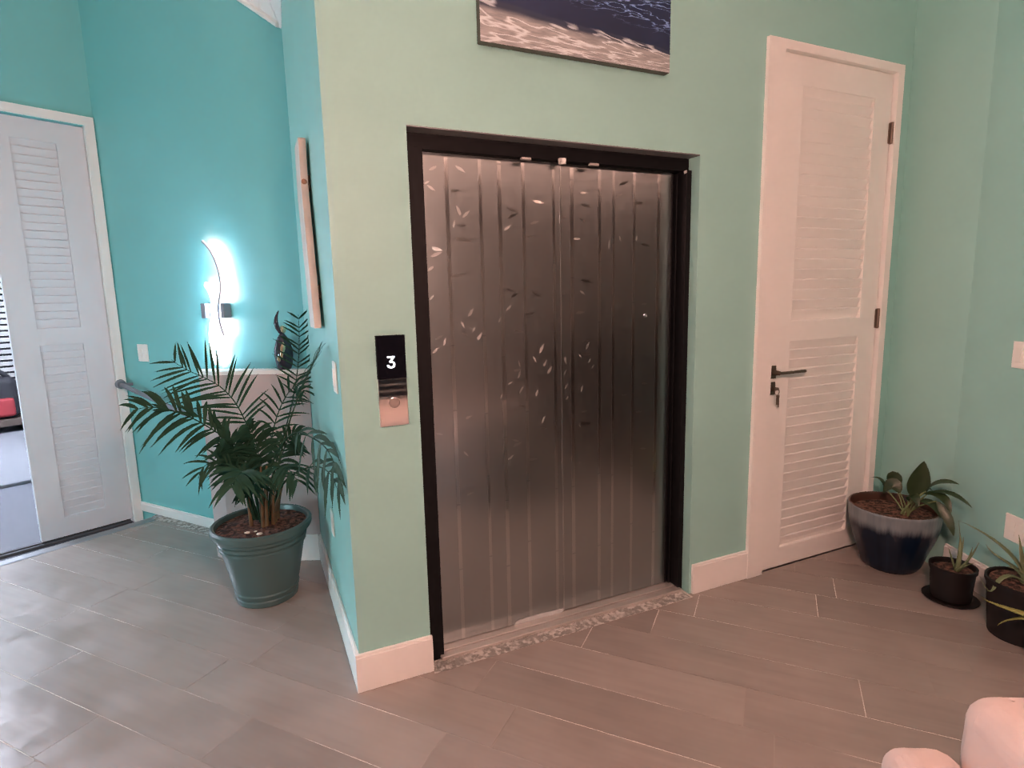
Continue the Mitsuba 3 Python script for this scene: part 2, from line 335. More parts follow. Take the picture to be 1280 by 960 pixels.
hd = put('handle', join(plate(2.113, 1.083), lathe([(0, 0), (0.017, 0), (0.014, 0.012), (0.011, 0.045), (0, 0.045)], 20).apply_transform(trimesh.transformations.rotation_matrix(PI / 2, (1, 0, 0))).apply_translation((2.118, -0.005, 1.083)), cbox(2.108, 2.30, -0.062, -0.046, 1.0765, 1.0895, 0.003)), 'm_bronze', 35, parent=d1, label='dark lever handle')
lk = put('lock', join(plate(2.112, 0.999), lathe([(0, 0), (0.014, 0), (0.012, 0.018), (0, 0.018)], 20).apply_transform(trimesh.transformations.rotation_matrix(PI / 2, (1, 0, 0))).apply_translation((2.118, -0.005, 1.0))), 'm_bronze', 35, parent=d1, label='square dark lock plate')
kr = tube([(2.13 + 0.016 * math.cos(a), -0.030, 0.985 + 0.016 * math.sin(a)) for a in np.linspace(0, 2 * PI, 17)], 0.0016, 6, False)
put('keys', join(cbox(2.113, 2.139, -0.034, -0.022, 0.993, 1.007, 0.002), kr, cbox(2.125, 2.147, -0.032, -0.029, 0.918, 0.968, 0.001), cbox(2.134, 2.143, -0.035, -0.033, 0.905, 0.965, 0.001)), 'm_hinge', parent=d1, label='small bunch of keys hanging in the lock')
for z in (2.306, 1.327, 0.22):
    put('hinge', join(tube([(2.913, -0.005, z - 0.055), (2.913, -0.005, z + 0.055)], 0.008, 12), cbox(2.896, 2.912, -0.001, 0.004, z - 0.052, z + 0.052, 0.001)), 'm_hinge', 30, parent=d1, label='brown metal hinge')
cas = sbox(1.9899, 0, 2.962, 2.6439).difference(sbox(2.094, -1, 2.916, 2.603))
sput('trim_3', join(upright(cas, -0.02, 0.0), upright(sbox(2.085, 0, 2.921, 2.612).difference(sbox(2.094, -1, 2.916, 2.603)), 0, 0.16)), 'm_white', 'white casing around the louvred door')
sput('wall_closet', box(2.0, 3.0, 0.20, 0.24, 0, 2.7), 'm_white_flat', 'back of the closet behind the louvred door')

d2 = struct('door_2', 'tall white louvred door leaf standing in the left doorway')
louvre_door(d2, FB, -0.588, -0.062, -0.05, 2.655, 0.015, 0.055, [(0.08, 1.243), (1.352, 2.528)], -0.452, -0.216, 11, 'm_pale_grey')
cas2 = sbox(-1.80, -0.08, -0.004, 2.722).difference(sbox(-1.71, -1, -0.058, 2.668))
sput('trim_4', join(upright(cas2, -0.02, 0.001), upright(sbox(-1.72, -0.08, -0.048, 2.678).difference(sbox(-1.71, -1, -0.058, 2.668)), 0.001, 0.14)), 'm_white', 'white casing around the left doorway', M=FB)

# ---------------------------------------------------------------- room behind the left door
sput('wall_bedroom', join(box(-2.55, -2.5, 0.14, 5.3, -0.08, 2.8), box(0.3, 0.35, 0.14, 5.3, -0.08, 2.8), box(-2.55, 0.35, 5.3, 5.35, -0.08, 2.8)), 'm_bed_wall', 'pale walls of the room behind the left door', M=FB)
sput('ceiling_bedroom', box(-2.55, 0.35, 0.14, 5.35, 2.8, 2.85), 'm_ceiling', 'ceiling of the room behind the left door', M=FB)
rg = cbox(-2.2, 0.26, 1.86, 4.6, -0.08, -0.05, 0.006); put('rug', rg, 'm_rug', M=FB, label='white rug on the grey floor behind the left door', cat='rug')
put('bench', join(cbox(-1.6, 0.28, 4.75, 5.2, 0.0, 0.09, 0.004), *[cbox(x, x + 0.06, 4.78, 5.16, -0.08, 0.0, 0.003) for x in (-1.55, -0.7, 0.2)]), 'm_bench', M=FB, label='low dark bench under the black and red bag', cat='bench')
bg = thing('travel_bag', 'black and red travel bag on the low bench behind the left door', 'bag')
put('body', rbox(-0.80, 0.19, 4.78, 5.12, 0.09, 0.62, 0.09), 'm_bag_black', 40, M=FB, parent=bg)
put('red_panel', rbox(-0.72, 0.13, 4.75, 4.84, 0.12, 0.36, 0.04), 'm_bag_red', 40, M=FB, parent=bg, label='red front pocket')
put('strap', tube(smoothpath([(-0.7, 4.9, 0.60), (-0.5, 4.86, 0.74), (-0.05, 4.86, 0.74), (0.12, 4.9, 0.60)], 14), 0.03, 8), 'm_bag_black', True, M=FB, parent=bg)
put('pale_patch', cbox(-0.30, 0.0, 4.762, 4.79, 0.45, 0.52, 0.004), 'm_bag_grey', M=FB, parent=bg, label='pale grey patch')  # raised pale grey patch on the bag front
w1 = struct('window_1', 'white slatted blind in the room behind the left door')
put('night_pane', box(-1.5, 0.28, 5.27, 5.29, 0.25, 2.15), 'm_night', M=FB, parent=w1)
for i in range(24):
    s = cbox(-1.5, 0.28, -0.003, 0.003, -0.03, 0.03, 0.001); s.apply_transform(trimesh.transformations.rotation_matrix(math.radians(28), (1, 0, 0)))
    s.apply_translation((0, 5.22, 0.29 + i * 0.078)); put('slat', s, 'm_white', M=FB, parent=w1)
put('bedroom_light', box(-1.9, -0.9, 2.2, 3.4, 2.765, 2.799), 'm_white', M=FB, label='flat ceiling light of the room behind the left door', cat='ceiling light', emitter=emit(NEUTRAL * BEDROOM))

# ---------------------------------------------------------------- elevator
ev = thing('elevator_door', 'closed brushed steel elevator doors in a black frame', 'elevator door')
put('header', join(cbox(0.284, 1.614, 0.070, 0.16, 2.042, 2.097, 0.001)), 'm_black', parent=ev, label='black header')
put('soffit', box(0.2835, 1.6145, 0.0, 0.16, 2.097, 2.1012), 'm_soffit', parent=ev, label='dark grey lining above the opening')
put('jamb', cbox(0.2835, 0.352, 0.050, 0.16, 0.0, 2.043, 0.001), 'm_black', parent=ev, label='black left jamb')
put('jamb', join(cbox(1.587, 1.6145, 0.050, 0.16, 0.0, 2.043, 0.001), cbox(1.572, 1.579, 0.10, 0.135, 0.02, 2.036, 0.001), cbox(1.555, 1.563, 0.112, 0.14, 0.02, 2.036, 0.001), box(1.553, 1.6, 0.14, 0.16, 0.0, 2.036)), 'm_black', parent=ev, label='black right jamb with slide grooves')
dl = put('door_panel', cbox(0.345, 0.967, 0.110, 0.135, 0.020, 2.06, 0.0015), 'm_steel', parent=ev, label='left steel panel')
dr_ = put('door_panel', cbox(0.963, 1.556, 0.116, 0.141, 0.020, 2.06, 0.0015), 'm_steel', parent=ev, label='right steel panel')
put('edge_strip', cbox(0.3525, 0.3565, 0.104, 0.110, 0.02, 1.76, 0.0008), 'm_mirror', parent=ev, label='thin bright strip along the left edge')
put('seam_strip', cbox(0.9585, 0.9655, 0.1075, 0.1105, 0.022, 2.058, 0.001), 'm_etch', parent=ev, label='narrow bright strip along the door seam')
rs = random.Random(9)
for pk, xs, y in ((dl, (0.460, 0.599, 0.682, 0.788, 0.929), 0.110), (dr_, (1.021, 1.161, 1.235, 1.346, 1.482), 0.116)):
    for x in xs:
        w, z, zs = rs.uniform(0.013, 0.019), 0.022, []
        while z < 2.04:
            L = rs.uniform(0.26, 0.42); zs.append((z, min(z + L, 2.055))); z += L + 0.006
        put('etched_cane', join([cbox(x - w / 2, x + w / 2, y - 0.0006, y + 0.0004, a, b, 0.0002) for a, b in zs]), 'm_etch', parent=pk)
LEAVES = """0.41 1.986 42 27,0.518 1.989 48 -30,0.398 1.912 41 -32,0.382 1.931 26 31,0.489 1.906 52 5,0.507 1.829 51 -64,0.536 1.82 43 42,0.524 1.775 37 3,0.484 1.78 35 77,0.523 1.721 73 -8,0.409 1.684 57 -13,0.408 1.664 53 21,0.741 1.842 45 -21,0.741 1.822 50 23,0.714 1.772 42 35,0.859 1.88 55 -10,0.839 1.797 44 17,0.819 1.74 37 3,0.385 1.611 42 35,0.491 1.583 63 4,0.382 1.498 31 48,0.726 1.519 51 -20,0.738 1.499 43 26,0.714 1.449 38 41,0.809 1.421 57 2,0.843 1.502 52 -28,0.542 1.433 46 58,0.506 1.387 33 -63,0.554 1.365 30 57,0.577 1.334 47 55,0.671 1.401 30 60,0.758 1.348 53 -14,0.512 1.349 34 -27,0.428 1.323 35 72,0.406 1.34 39 26,0.389 1.289 38 41,0.864 1.27 48 60,0.829 1.224 33 -59,0.877 1.201 39 61,0.9 1.171 45 55,0.755 1.21 31 -75,0.754 1.165 40 70,0.744 1.183 44 5,0.985 1.212 32 -79,0.982 1.155 29 61,0.712 1.131 29 34,0.762 1.097 35 53,0.837 1.078 35 68,0.669 1.079 27 68,0.769 1.025 35 -24,0.867 0.954 39 64,0.99 1.039 22 54,0.867 0.916 36 -13,0.735 0.859 51 20,0.73 0.877 35 -20,0.707 0.805 34 36,0.809 0.782 50 0,0.39 0.947 34 -17,0.512 0.673 34 15,0.501 0.849 33 -49,0.517 1.003 38 18,1.079 1.929 36 6,1.09 1.876 55 -10,1.264 1.926 41 29,1.371 1.899 52 7,0.978 1.822 36 10,1.073 1.816 34 -30,1.212 1.714 45 84,1.411 1.714 54 -11,1.361 1.745 29 78,1.047 1.735 40 4,1.271 1.739 29 -70,1.288 1.98 51 20,1.092 1.554 61 -9,0.976 1.499 28 13,1.06 1.417 48 5,1.411 1.446 41 4,1.074 1.503 34 -36,1.089 1.288 38 11,1.1 1.268 40 60,1.083 1.232 68 -10,1.06 1.224 26 -53,1.109 1.2 29 55,0.984 1.208 40 -78,1.127 1.171 26 54,0.988 1.093 32 54,1.069 1.075 36 72,0.992 1.038 18 45,1.082 0.968 33 12,1.087 0.912 64 -11,1.056 0.903 20 -53,1.415 1.069 37 -3,1.382 0.935 42 -1,1.411 0.75 38 -7,1.3 1.024 31 -2"""
ts = np.linspace(0, 1, 9); half = 0.125 * np.sin(PI * ts ** 0.85) ** 0.9
leaf2d = np.r_[np.c_[ts - 0.5, half], np.c_[ts[::-1][1:-1] - 0.5, -half[::-1][1:-1]]]
leaf_mesh = prism(Polygon(leaf2d), 0, 1)                                   # x along the leaf, y across, z thickness
tilts = [leaf_mesh.copy() for _ in range(3)]
leaf_ply = {}
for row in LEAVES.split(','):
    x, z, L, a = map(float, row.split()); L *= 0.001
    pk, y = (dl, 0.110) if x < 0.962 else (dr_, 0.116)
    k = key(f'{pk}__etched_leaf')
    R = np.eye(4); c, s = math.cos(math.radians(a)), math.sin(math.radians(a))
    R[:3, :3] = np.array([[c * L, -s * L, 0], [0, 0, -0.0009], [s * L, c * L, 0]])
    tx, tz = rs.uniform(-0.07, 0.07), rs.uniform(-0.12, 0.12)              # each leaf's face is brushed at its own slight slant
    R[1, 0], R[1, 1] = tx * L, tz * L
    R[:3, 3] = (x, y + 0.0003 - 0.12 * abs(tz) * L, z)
    lm = 'm_leaf_glint' if (abs(a) > 33 or (x < 0.6 and z > 1.5 and abs(a) > 12)) else 'm_etch'
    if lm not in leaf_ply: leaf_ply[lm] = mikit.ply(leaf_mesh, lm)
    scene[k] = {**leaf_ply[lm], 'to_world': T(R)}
put('keyhole', lathe([(0, 0), (0.004, 0), (0.004, -0.002), (0.0085, -0.004), (0.010, -0.003), (0.010, 0.0), ], 24).apply_transform(trimesh.transformations.rotation_matrix(-PI / 2, (1, 0, 0))).apply_translation((1.415, 0.1155, 1.392)), 'm_chrome', 30, parent=ev, label='small bright keyhole ring')
put('sill', join(cbox(0.335, 1.60, 0.028, 0.068, -0.002, 0.016, 0.002), cbox(0.335, 1.60, 0.072, 0.112, -0.002, 0.018, 0.002), box(0.335, 1.60, 0.066, 0.075, -0.002, 0.008), cbox(0.335, 1.60, 0.11, 0.16, -0.002, 0.016, 0.001)), 'm_sill', parent=ev, label='grooved metal sill')
put('masking_strip', prism([(0.70, 0.018), (0.72, 0.040), (0.86, 0.041), (0.955, 0.036), (0.955, 0.018)], 0, 0.002).apply_transform(np.array([[1, 0, 0, 0], [0, 0, -1.0, 0.109], [0, 1, 0, 0], [0, 0, 0, 1]])), 'm_masking', parent=ev, label='pale strip of film left at the bottom of the left panel')
for x0, x1, z0, z1, m in ((0.931, 0.959, 2.026, 2.0465, 'm_tape'), (0.758, 0.80, 2.030, 2.037, 'm_sill'), (1.075, 1.118, 2.030, 2.037, 'm_sill'), (1.585, 1.609, 2.030, 2.040, 'm_tape')):
    put('guide_clip', cbox(x0, x1, 0.052, 0.0705, z0, z1 + 0.003, 0.001), m, parent=ev, label='small pale clip under the header')
sput('wall_shaft', box(0.2, 1.75, 0.30, 0.34, 0, 2.3), 'm_black', 'dark shaft behind the elevator doors')

# call panel with the 3
cp = thing('call_panel', 'upright elevator call panel with a lit 3 on black glass above mirror steel', 'call panel')
put('mirror_plate', cbox(0.130, 0.2365, -0.012, 0.0, 1.030, 1.207, 0.001), 'm_mirror', parent=cp, label='mirror steel lower half')
put('display', cbox(0.130, 0.2365, -0.0125, 0.0, 1.207, 1.366, 0.001), 'm_dark_glass', parent=cp, label='black glass upper half')
tm = meshkit.text_mesh('3', 0.042, 0.0008, True); tm.apply_transform(trimesh.transformations.rotation_matrix(PI / 2, (1, 0, 0)))
tm.apply_translation((0.1815 - tm.bounds[:, 0].mean(), -0.0127, 1.268 - tm.bounds[:, 2].mean()))
put('digit', tm, 'm_white', parent=cp, label='lit white digit 3', emitter=emit((2.2, 2.3, 2.6)))
put('button', join(lathe([(0, 0), (0.0185, 0), (0.020, 0.001), (0.020, -0.004), (0.017, -0.005), (0.0155, -0.0035), (0.006, -0.0035), (0.005, -0.005), (0, -0.005)], 32).apply_transform(trimesh.transformations.rotation_matrix(-PI / 2, (1, 0, 0))).apply_translation((0.186, -0.012, 1.118))), 'm_button', 30, parent=cp, label='round brown call button')

# ---------------------------------------------------------------- things on the walls
cv = thing('canvas_print', 'canvas print of dark sea over rippled sand above the elevator', 'canvas print')
put('canvas', cbox(0.560, 1.408, -0.034, -0.001, 2.402, 2.985, 0.003), 'm_canvas_edge', parent=cv)
put('picture', box(0.5605, 1.4075, -0.0352, -0.034, 2.4035, 2.984), 'm_print', parent=cv, label='printed face with pale sand under navy water')

pl = thing('wooden_board', 'long pink toned wooden board hung upright on the side wall', 'wooden board')
pts = smoothpath([(0.0, 2.11), (0.006, 1.95), (-0.01, 1.75), (0.0, 1.39)], 12)
bd = prism(Polygon([(-0.52, 1.385), (-0.352, 1.385), (-0.468, 1.97), (-0.445, 2.135), (-0.452, 2.142), (-0.62, 2.142), (-0.66, 1.95)]), 0, 0.028)
bd.apply_transform(np.array([[1, 0, 0, 0.0], [0, 0, -1.0, -0.012], [0, 1, 0, 0], [0, 0, 0, 1]]))
put('board', bd, 'm_plank', M=FS, parent=pl)
for x, z in ((-0.54, 1.98), (-0.45, 1.53)): put('spacer', cbox(x - 0.03, x + 0.03, -0.013, 0.0, z - 0.03, z + 0.03, 0.001), 'm_bench', M=FS, parent=pl)
put('screw', lathe([(0, 0), (0.011, 0), (0.010, 0.004), (0, 0.006)], 16).apply_transform(trimesh.transformations.rotation_matrix(PI / 2, (0, 1, 0)) ), 'm_screw', M=trimesh.transformations.translation_matrix((-0.027, 0.4655, 1.975)) @ trimesh.transformations.rotation_matrix(-PI / 2, (0, 0, 1)), parent=pl, label='reddish screw head')

def wall_plate(name, M, x, z, w, h, kind, label, cat, group=None):
    k = thing(name, label, cat, group)
    put('plate', cbox(x - w / 2, x + w / 2, -0.007, 0.0, z - h / 2, z + h / 2, 0.002), 'm_plastic', M=M, parent=k)
    n = max(1, round(w / 0.07))
    for i in range(n):
        c = x + (i - (n - 1) / 2) * 0.046
        if kind == 'rocker':
            r = cbox(c - 0.016, c + 0.016, -0.012, -0.006, z - 0.033, z + 0.033, 0.002); put('rocker', r, 'm_plastic', M=M, parent=k)
        else:
            for s in (-1, 1): put('socket', join(cbox(c - 0.016, c + 0.016, -0.009, -0.006, z + s * 0.02 - 0.013, z + s * 0.02 + 0.013, 0.003)), 'm_plastic', M=M, parent=k)
    return k
wall_plate('light_switch', FL, 0.255, 1.165, 0.115, 0.118, 'rocker', 'white light switch on the alcove wall beside the left door casing', 'light switch')
wall_plate('light_switch', FS, -0.110, 1.212, 0.075, 0.116, 'rocker', 'narrow light switch on the side wall left of the call panel', 'light switch')
wall_plate('wall_outlet', FS, -0.57, 0.475, 0.075, 0.116, 'socket', 'white outlet low on the side wall behind the palm pot', 'outlet')
wall_plate('light_switch', FD, 0.335, 1.184, 0.115, 0.12, 'rocker', 'white light switch at the right edge above the potted plants', 'light switch')
wall_plate('wall_outlet', FD, 0.40, 0.394, 0.125, 0.122, 'socket', 'white outlet low on the right wall behind the plants', 'outlet')

# wall light: two curved strips standing off a plate
wl = thing('wall_light', 'glowing wall light of two curved white strips on the alcove wall', 'wall light')
S1 = [(1.037, 1.861), (1.097, 1.810), (1.139, 1.747), (1.164, 1.675), (1.171, 1.619), (1.162, 1.557), (1.136, 1.486), (1.128, 1.43), (1.138, 1.350), (1.160, 1.297)]
S2 = [(1.035, 1.608), (1.068, 1.574), (1.089, 1.515), (1.084, 1.438), (1.058, 1.365), (1.035, 1.265), (1.046, 1.191), (1.073, 1.125)]
def ribbon(P, y0, y1, w, sh, side=0.0):
    q = smoothpath([(x + sh, 0, z) for x, z in P], 40); t = np.gradient(q, axis=0); t /= np.linalg.norm(t, axis=1, keepdims=True)
    n = np.c_[-t[:, 2], 0 * t[:, 0], t[:, 0]]; q = q + n * side; n = n * w / 2
    V = np.vstack([np.stack([q[i] + n[i] + (0, y0, 0), q[i] - n[i] + (0, y0, 0), q[i] - n[i] + (0, y1, 0), q[i] + n[i] + (0, y1, 0)]) for i in range(len(q))])
    F = []
    for i in range(len(q) - 1):
        a = 4 * i
        for j in range(4):
            k = (j + 1) % 4; F += [(a + j, a + k, a + 4 + k), (a + j, a + 4 + k, a + 4 + j)]
    e = 4 * (len(q) - 1); F += [(0, 2, 1), (0, 3, 2), (e, e + 1, e + 2), (e, e + 2, e + 3)]
    m = trimesh.Trimesh(V, F); m.fix_normals(); return m
put('back_plate', join(cbox(0.99, 1.03, -0.05, 0.0, 1.402, 1.492, 0.003), cbox(1.03, 1.20, -0.022, 0.0, 1.402, 1.492, 0.003), cbox(1.175, 1.205, -0.05, 0.0, 1.402, 1.492, 0.003)), 'm_grey_metal', M=FL, parent=wl, label='grey mounting plate')
put('curved_bar', ribbon(S1, -0.0465, -0.0435, 0.012, 0.020), 'm_grey_metal', M=FL, parent=wl, label='thin dark curved bar')
put('light_strip', ribbon(S1, -0.0430, -0.0418, 0.011, 0.020), 'm_white', M=FL, parent=wl, label='glowing strip behind the dark bar', emitter=emit(BLUISH * SCONCE))
put('curved_bar', ribbon(S2, -0.046, -0.041, 0.034, 0.016), 'm_white', M=FL, parent=wl, label='pale curved bar')
put('light_strip', ribbon(S2, -0.0405, -0.0393, 0.016, 0.016, -0.008), 'm_white', M=FL, parent=wl, label='glowing strip behind the pale bar', emitter=emit(BLUISH * 1.2 * SCONCE))
put('light_strip', ribbon(S2, -0.0478, -0.0462, 0.030, 0.016), 'm_white', M=FL, parent=wl, label='glowing front of the pale bar', emitter=emit(BLUISH * 0.10 * SCONCE))

# dark handrail on the alcove wall
rl = thing('wall_rail', 'dark grey rod with a flared end by the left door casing, behind the palm', 'rail')
put('rod', tube([(0.07, -0.07, 0.945), (0.80, -0.07, 0.78)], 0.016, 14), 'm_grey_metal', 40, M=FL, parent=rl)
put('flange', join(tube([(0.05, -0.07, 0.950), (0.078, -0.07, 0.944)], (0.032, 0.03), 16), cbox(0.055, 0.085, -0.06, 0.0, 0.93, 0.95, 0.002)), 'm_grey_metal', 30, M=FL, parent=rl, label='flared end')

# ornament on the half wall
VX, VY, VZ = -0.118, 1.345, 1.118
vs = thing('ornament', 'dark glazed teardrop ornament with a long curved neck on the half wall', 'ornament')
pr = [(0, 0), (0.028, 0), (0.036, 0.008), (0.046, 0.05), (0.050, 0.085), (0.044, 0.13), (0.030, 0.17), (0.014, 0.195), (0.009, 0.205), (0.012, 0.212), (0, 0.214)]
put('body', lathe(smoothpath([(a, 0, b) for a, b in pr], 40)[:, [0, 2]] * 1.0, 40).apply_translation((VX, VY, VZ)), 'm_vase', True, parent=vs)
put('head', trimesh.creation.icosphere(3, 0.017).apply_transform(np.diag([1, 1, 1.3, 1])).apply_translation((VX + 0.006, VY, VZ + 0.222)), 'm_gold', True, parent=vs, label='pale metallic knob')
put('neck', tube(smoothpath([(VX - 0.004, VY, VZ + 0.205), (VX - 0.024, VY - 0.003, VZ + 0.245), (VX - 0.024, VY - 0.003, VZ + 0.285), (VX - 0.008, VY, VZ + 0.325)], 16), np.r_[np.linspace(0.011, 0.012, 8), np.linspace(0.011, 0.003, 8)], 12), 'm_vase', True, parent=vs)
gp_ = trimesh.creation.icosphere(3, 1.0); gp_.vertices = gp_.vertices * (0.013, 0.006, 0.045); 
put('gold_patch', gp_.apply_transform(trimesh.transformations.rotation_matrix(0.15, (0, 1, 0))).apply_translation((VX - 0.006, VY - 0.045, VZ + 0.11)), 'm_gold', True, parent=vs, label='gilded patch on the front')
gq = trimesh.creation.icosphere(2, 1.0); gq.vertices = gq.vertices * (0.012, 0.006, 0.018)
put('gold_patch', gq.apply_translation((VX - 0.026, VY - 0.038, VZ + 0.065)), 'm_gold', True, parent=vs, label='smaller gilded patch')

# ---------------------------------------------------------------- plants
def soil(cx, cy, z, r, seed, n=9):
    m = trimesh.creation.cylinder(r, 0.02, sections=48); m = m.subdivide().subdivide().subdivide(); v = m.vertices
    top = v[:, 2] > 0.0099; rr = np.hypot(v[:, 0], v[:, 1])
    v[top, 2] += (0.022 * (meshkit.fbm(np.c_[v[top, :2] * 38, np.full(top.sum(), seed)], 3) - .5)) * (rr[top] < r * 0.97)
    m.apply_translation((cx, cy, z - 0.012)); return m
def blade(P, width, up=(0, 0, 1), fold=0.25, tip=1.0):
    """A leaf blade along the points P: half widths from a profile, folded a little along its midrib."""
    P = np.asarray(P, float); t = np.gradient(P, axis=0); t /= np.linalg.norm(t, axis=1, keepdims=True) + 1e-9
    s = np.cross(t, up); s /= np.linalg.norm(s, axis=1, keepdims=True) + 1e-9; n = np.cross(s, t)
    V = np.vstack([P + s * width[:, None] + n * (fold * width)[:, None], P, P - s * width[:, None] + n * (fold * width)[:, None]]); k = len(P); F = []
    for i in range(k - 1):
        for a in (0, k): F += [(a + i, a + i + 1, a + k + i + 1), (a + i, a + k + i + 1, a + k + i)]
    return trimesh.Trimesh(V, F, process=False)

pp = thing('potted_palm', 'bushy dark green palm in a grey green ringed pot by the half wall', 'potted palm')
PX, PY = -0.305, 0.96
rim = [(0.0, 0.0), (0.138, 0.0), (0.146, 0.006), (0.150, 0.030), (0.145, 0.036), (0.153, 0.046), (0.156, 0.062), (0.151, 0.068), (0.160, 0.10), (0.196, 0.285), (0.205, 0.290), (0.205, 0.302), (0.199, 0.307), (0.209, 0.313), (0.210, 0.327), (0.203, 0.332), (0.213, 0.338), (0.215, 0.350), (0.221, 0.356), (0.233, 0.362), (0.240, 0.378), (0.239, 0.396), (0.230, 0.405), (0.219, 0.402), (0.214, 0.388), (0.208, 0.36), (0.0, 0.355)]
pk = put('pot', lathe(rim, 72).apply_translation((PX, PY, 0)), 'm_green_pot', 35, parent=pp, label='grey green ringed plastic pot')
put('soil', soil(PX, PY, 0.382, 0.212, 1), 'm_soil', True, parent=pp)
for x, y, s in ((-0.372, 0.862, 0.010), (-0.318, 0.818, 0.011), (-0.335, 0.86, 0.006)):
    put('pebble', trimesh.creation.icosphere(2, s).apply_transform(np.diag([1.3, 0.9, 0.6, 1])).apply_translation((x, y, 0.387)), 'm_pebble', True, parent=pp, label='pale pebble on the soil')
rp = random.Random(21); canes = []
for i in range(11):
    a = rp.uniform(0, 2 * PI); r = rp.uniform(0.03, 0.085); bx, by = PX - 0.0 + r * math.cos(a) * 1.2, PY + 0.01 + r * math.sin(a) * .7
    lean = rp.uniform(0.25, 0.75); h = rp.uniform(0.16, 0.34)
    q = smoothpath([(bx, by, 0.37), (bx + (bx - PX) * lean * .4, by + (by - PY) * lean * .4, 0.37 + h * .5), (bx + (bx - PX) * lean * 1.4, by + (by - PY) * lean * 1.4, 0.37 + h)], 8)
    put('cane', tube(q, np.linspace(rp.uniform(0.009, 0.015), 0.005, 8), 8), 'm_cane', True, parent=pp)
leaf_count = [0]; rest = []
def frond(P, n, ll, width, gravity=0.0, start=0.28, up=None, seed=0, light=False, spread=52, keep=True, side=None):
    """A palm leaf: a rachis along P and n pairs of narrow leaflets."""
    r = random.Random(seed); q = smoothpath(P, 48); q[:, 0] = np.minimum(q[:, 0], -0.012)
    t = np.gradient(q, axis=0); t /= np.linalg.norm(t, axis=1, keepdims=True)
    fk = put('frond', tube(q, np.linspace(0.0058, 0.0013, 48), 6), 'm_palm_light' if light else 'm_palm', True, parent=pp)
    for i in range(n):
        f = start + (1 - start) * (i + 0.5) / n; j = min(47, int(f * 47))
        prof = (0.55 + 0.9 * math.sin(PI * min(1, (f - start) / (1 - start) * 0.85 + 0.12))) * 0.72
        for s in (-1, 1):
            if side and s == side: continue
            u = np.array(up if up is not None else (0, 0, 1.0)); sd = np.cross(t[j], u); sd /= np.linalg.norm(sd) + 1e-9
            th = math.radians(spread * (1 - 0.55 * (f - start)) + r.uniform(-7, 7)); nn = np.cross(sd, t[j])
            d = t[j] * math.cos(th) + s * sd * math.sin(th) + nn * r.uniform(0.02, 0.25); d /= np.linalg.norm(d)
            L = ll * prof * r.uniform(0.88, 1.1); k = np.linspace(0, 1, 6)
            pts = q[j] + d * (k * L)[:, None] + np.array([0, 0, -1.0]) * ((gravity * r.uniform(0.7, 1.3)) * L * k ** 2)[:, None]
            wd = width * np.array([0.35, 0.85, 1.0, 0.85, 0.5, 0.03]) * r.uniform(0.85, 1.1)
            m = blade(pts, wd, up=u + 0.15 * d, fold=0.35)
            m.vertices[:, 0] = np.minimum(m.vertices[:, 0], -0.008)
            if keep and leaf_count[0] < 290: put('leaflet', m, 'm_palm', True, parent=fk); leaf_count[0] += 1
            else: rest.append(m)
frond([(-0.338, 1.0, 0.396), (-0.353, .98, .657), (-0.404, .95, .811), (-0.49, .92, .911), (-0.587, .90, .99), (-0.676, .88, 1.033), (-0.777, .86, 1.036)], 15, 0.20, 0.0095, 0.35, 0.52, up=(0.1, -0.75, 0.6), seed=1, spread=58)
frond([(-0.324, 1.02, .386), (-0.308, 1.06, .756), (-0.341, 1.1, .898), (-0.381, 1.14, .992), (-0.452, 1.17, 1.081), (-0.542, 1.2, 1.138), (-0.649, 1.22, 1.221)], 17, 0.235, 0.0065, 0.12, 0.5, up=(0, -1, 0.35), seed=2, spread=60)
frond([(-0.275, 1.0, .384), (-0.187, 1.04, .745), (-0.107, 1.04, .989), (-0.060, 1.02, 1.237), (-0.052, .98, 1.428)], 13, 0.17, 0.005, 0.1, 0.62, up=(0.45, -1, 0.1), seed=3, spread=58)
frond([(-0.275, .98, .391), (-0.225, .9, .722), (-0.148, .78, .86), (-0.080, .52, .907), (-0.034, .27, .899), (-0.022, .08, .845), (-0.022, .0, .81)], 7, 0.24, 0.011, 0.32, 0.46, up=(-0.8, 0, 0.6), seed=4, spread=24)
frond([(-0.264, .95, .40), (-0.2, .88, .588), (-0.111, .65, .724), (-0.055, .4, .795), (-0.032, .25, .804), (-0.026, .12, .785)], 5, 0.20, 0.012, 0.35, 0.55, up=(-0.7, 0, 0.7), seed=5, spread=26)
frond([(-0.275, 1.02, .377), (-0.154, .95, .844), (-0.075, .62, 1.132), (-0.035, .25, 1.306)], 11, 0.16, 0.006, 0.25, 0.55, up=(-0.8, 0.2, 0.5), seed=6, light=True, spread=45)
frond([(-0.338, .97, .406), (-0.374, .93, .626), (-0.427, .88, .728), (-0.487, .85, .76), (-0.55, .82, .701)], 9, 0.13, 0.006, 0.35, 0.5, up=(0, -0.8, 0.6), seed=7, spread=45)
frond([(-0.294, 1.03, .377), (-0.232, 1.08, .741), (-0.165, 1.10, .95), (-0.10, 1.06, 1.05), (-0.05, .95, 1.03)], 13, 0.17, 0.007, 0.35, 0.45, up=(0, -0.7, 0.7), seed=8)
frond([(-0.33, 1.0, .40), (-0.36, 1.0, .68), (-0.42, .97, .86), (-0.50, .93, .95), (-0.60, .90, 1.00), (-0.70, .86, 1.045)], 3, 0.12, 0.010, 0.0, 0.55, up=(0.1, -0.75, 0.6), seed=15, spread=14)
frond([(-0.31, .95, .40), (-0.33, .80, .64), (-0.36, .62, .76), (-0.40, .46, .74)], 18, 0.19, 0.011, 0.45, 0.35, seed=9, keep=False, up=(0, -0.6, 0.8))
frond([(-0.29, .95, .40), (-0.24, .84, .62), (-0.19, .68, .74), (-0.14, .54, .70)], 17, 0.18, 0.011, 0.5, 0.35, seed=10, keep=False)
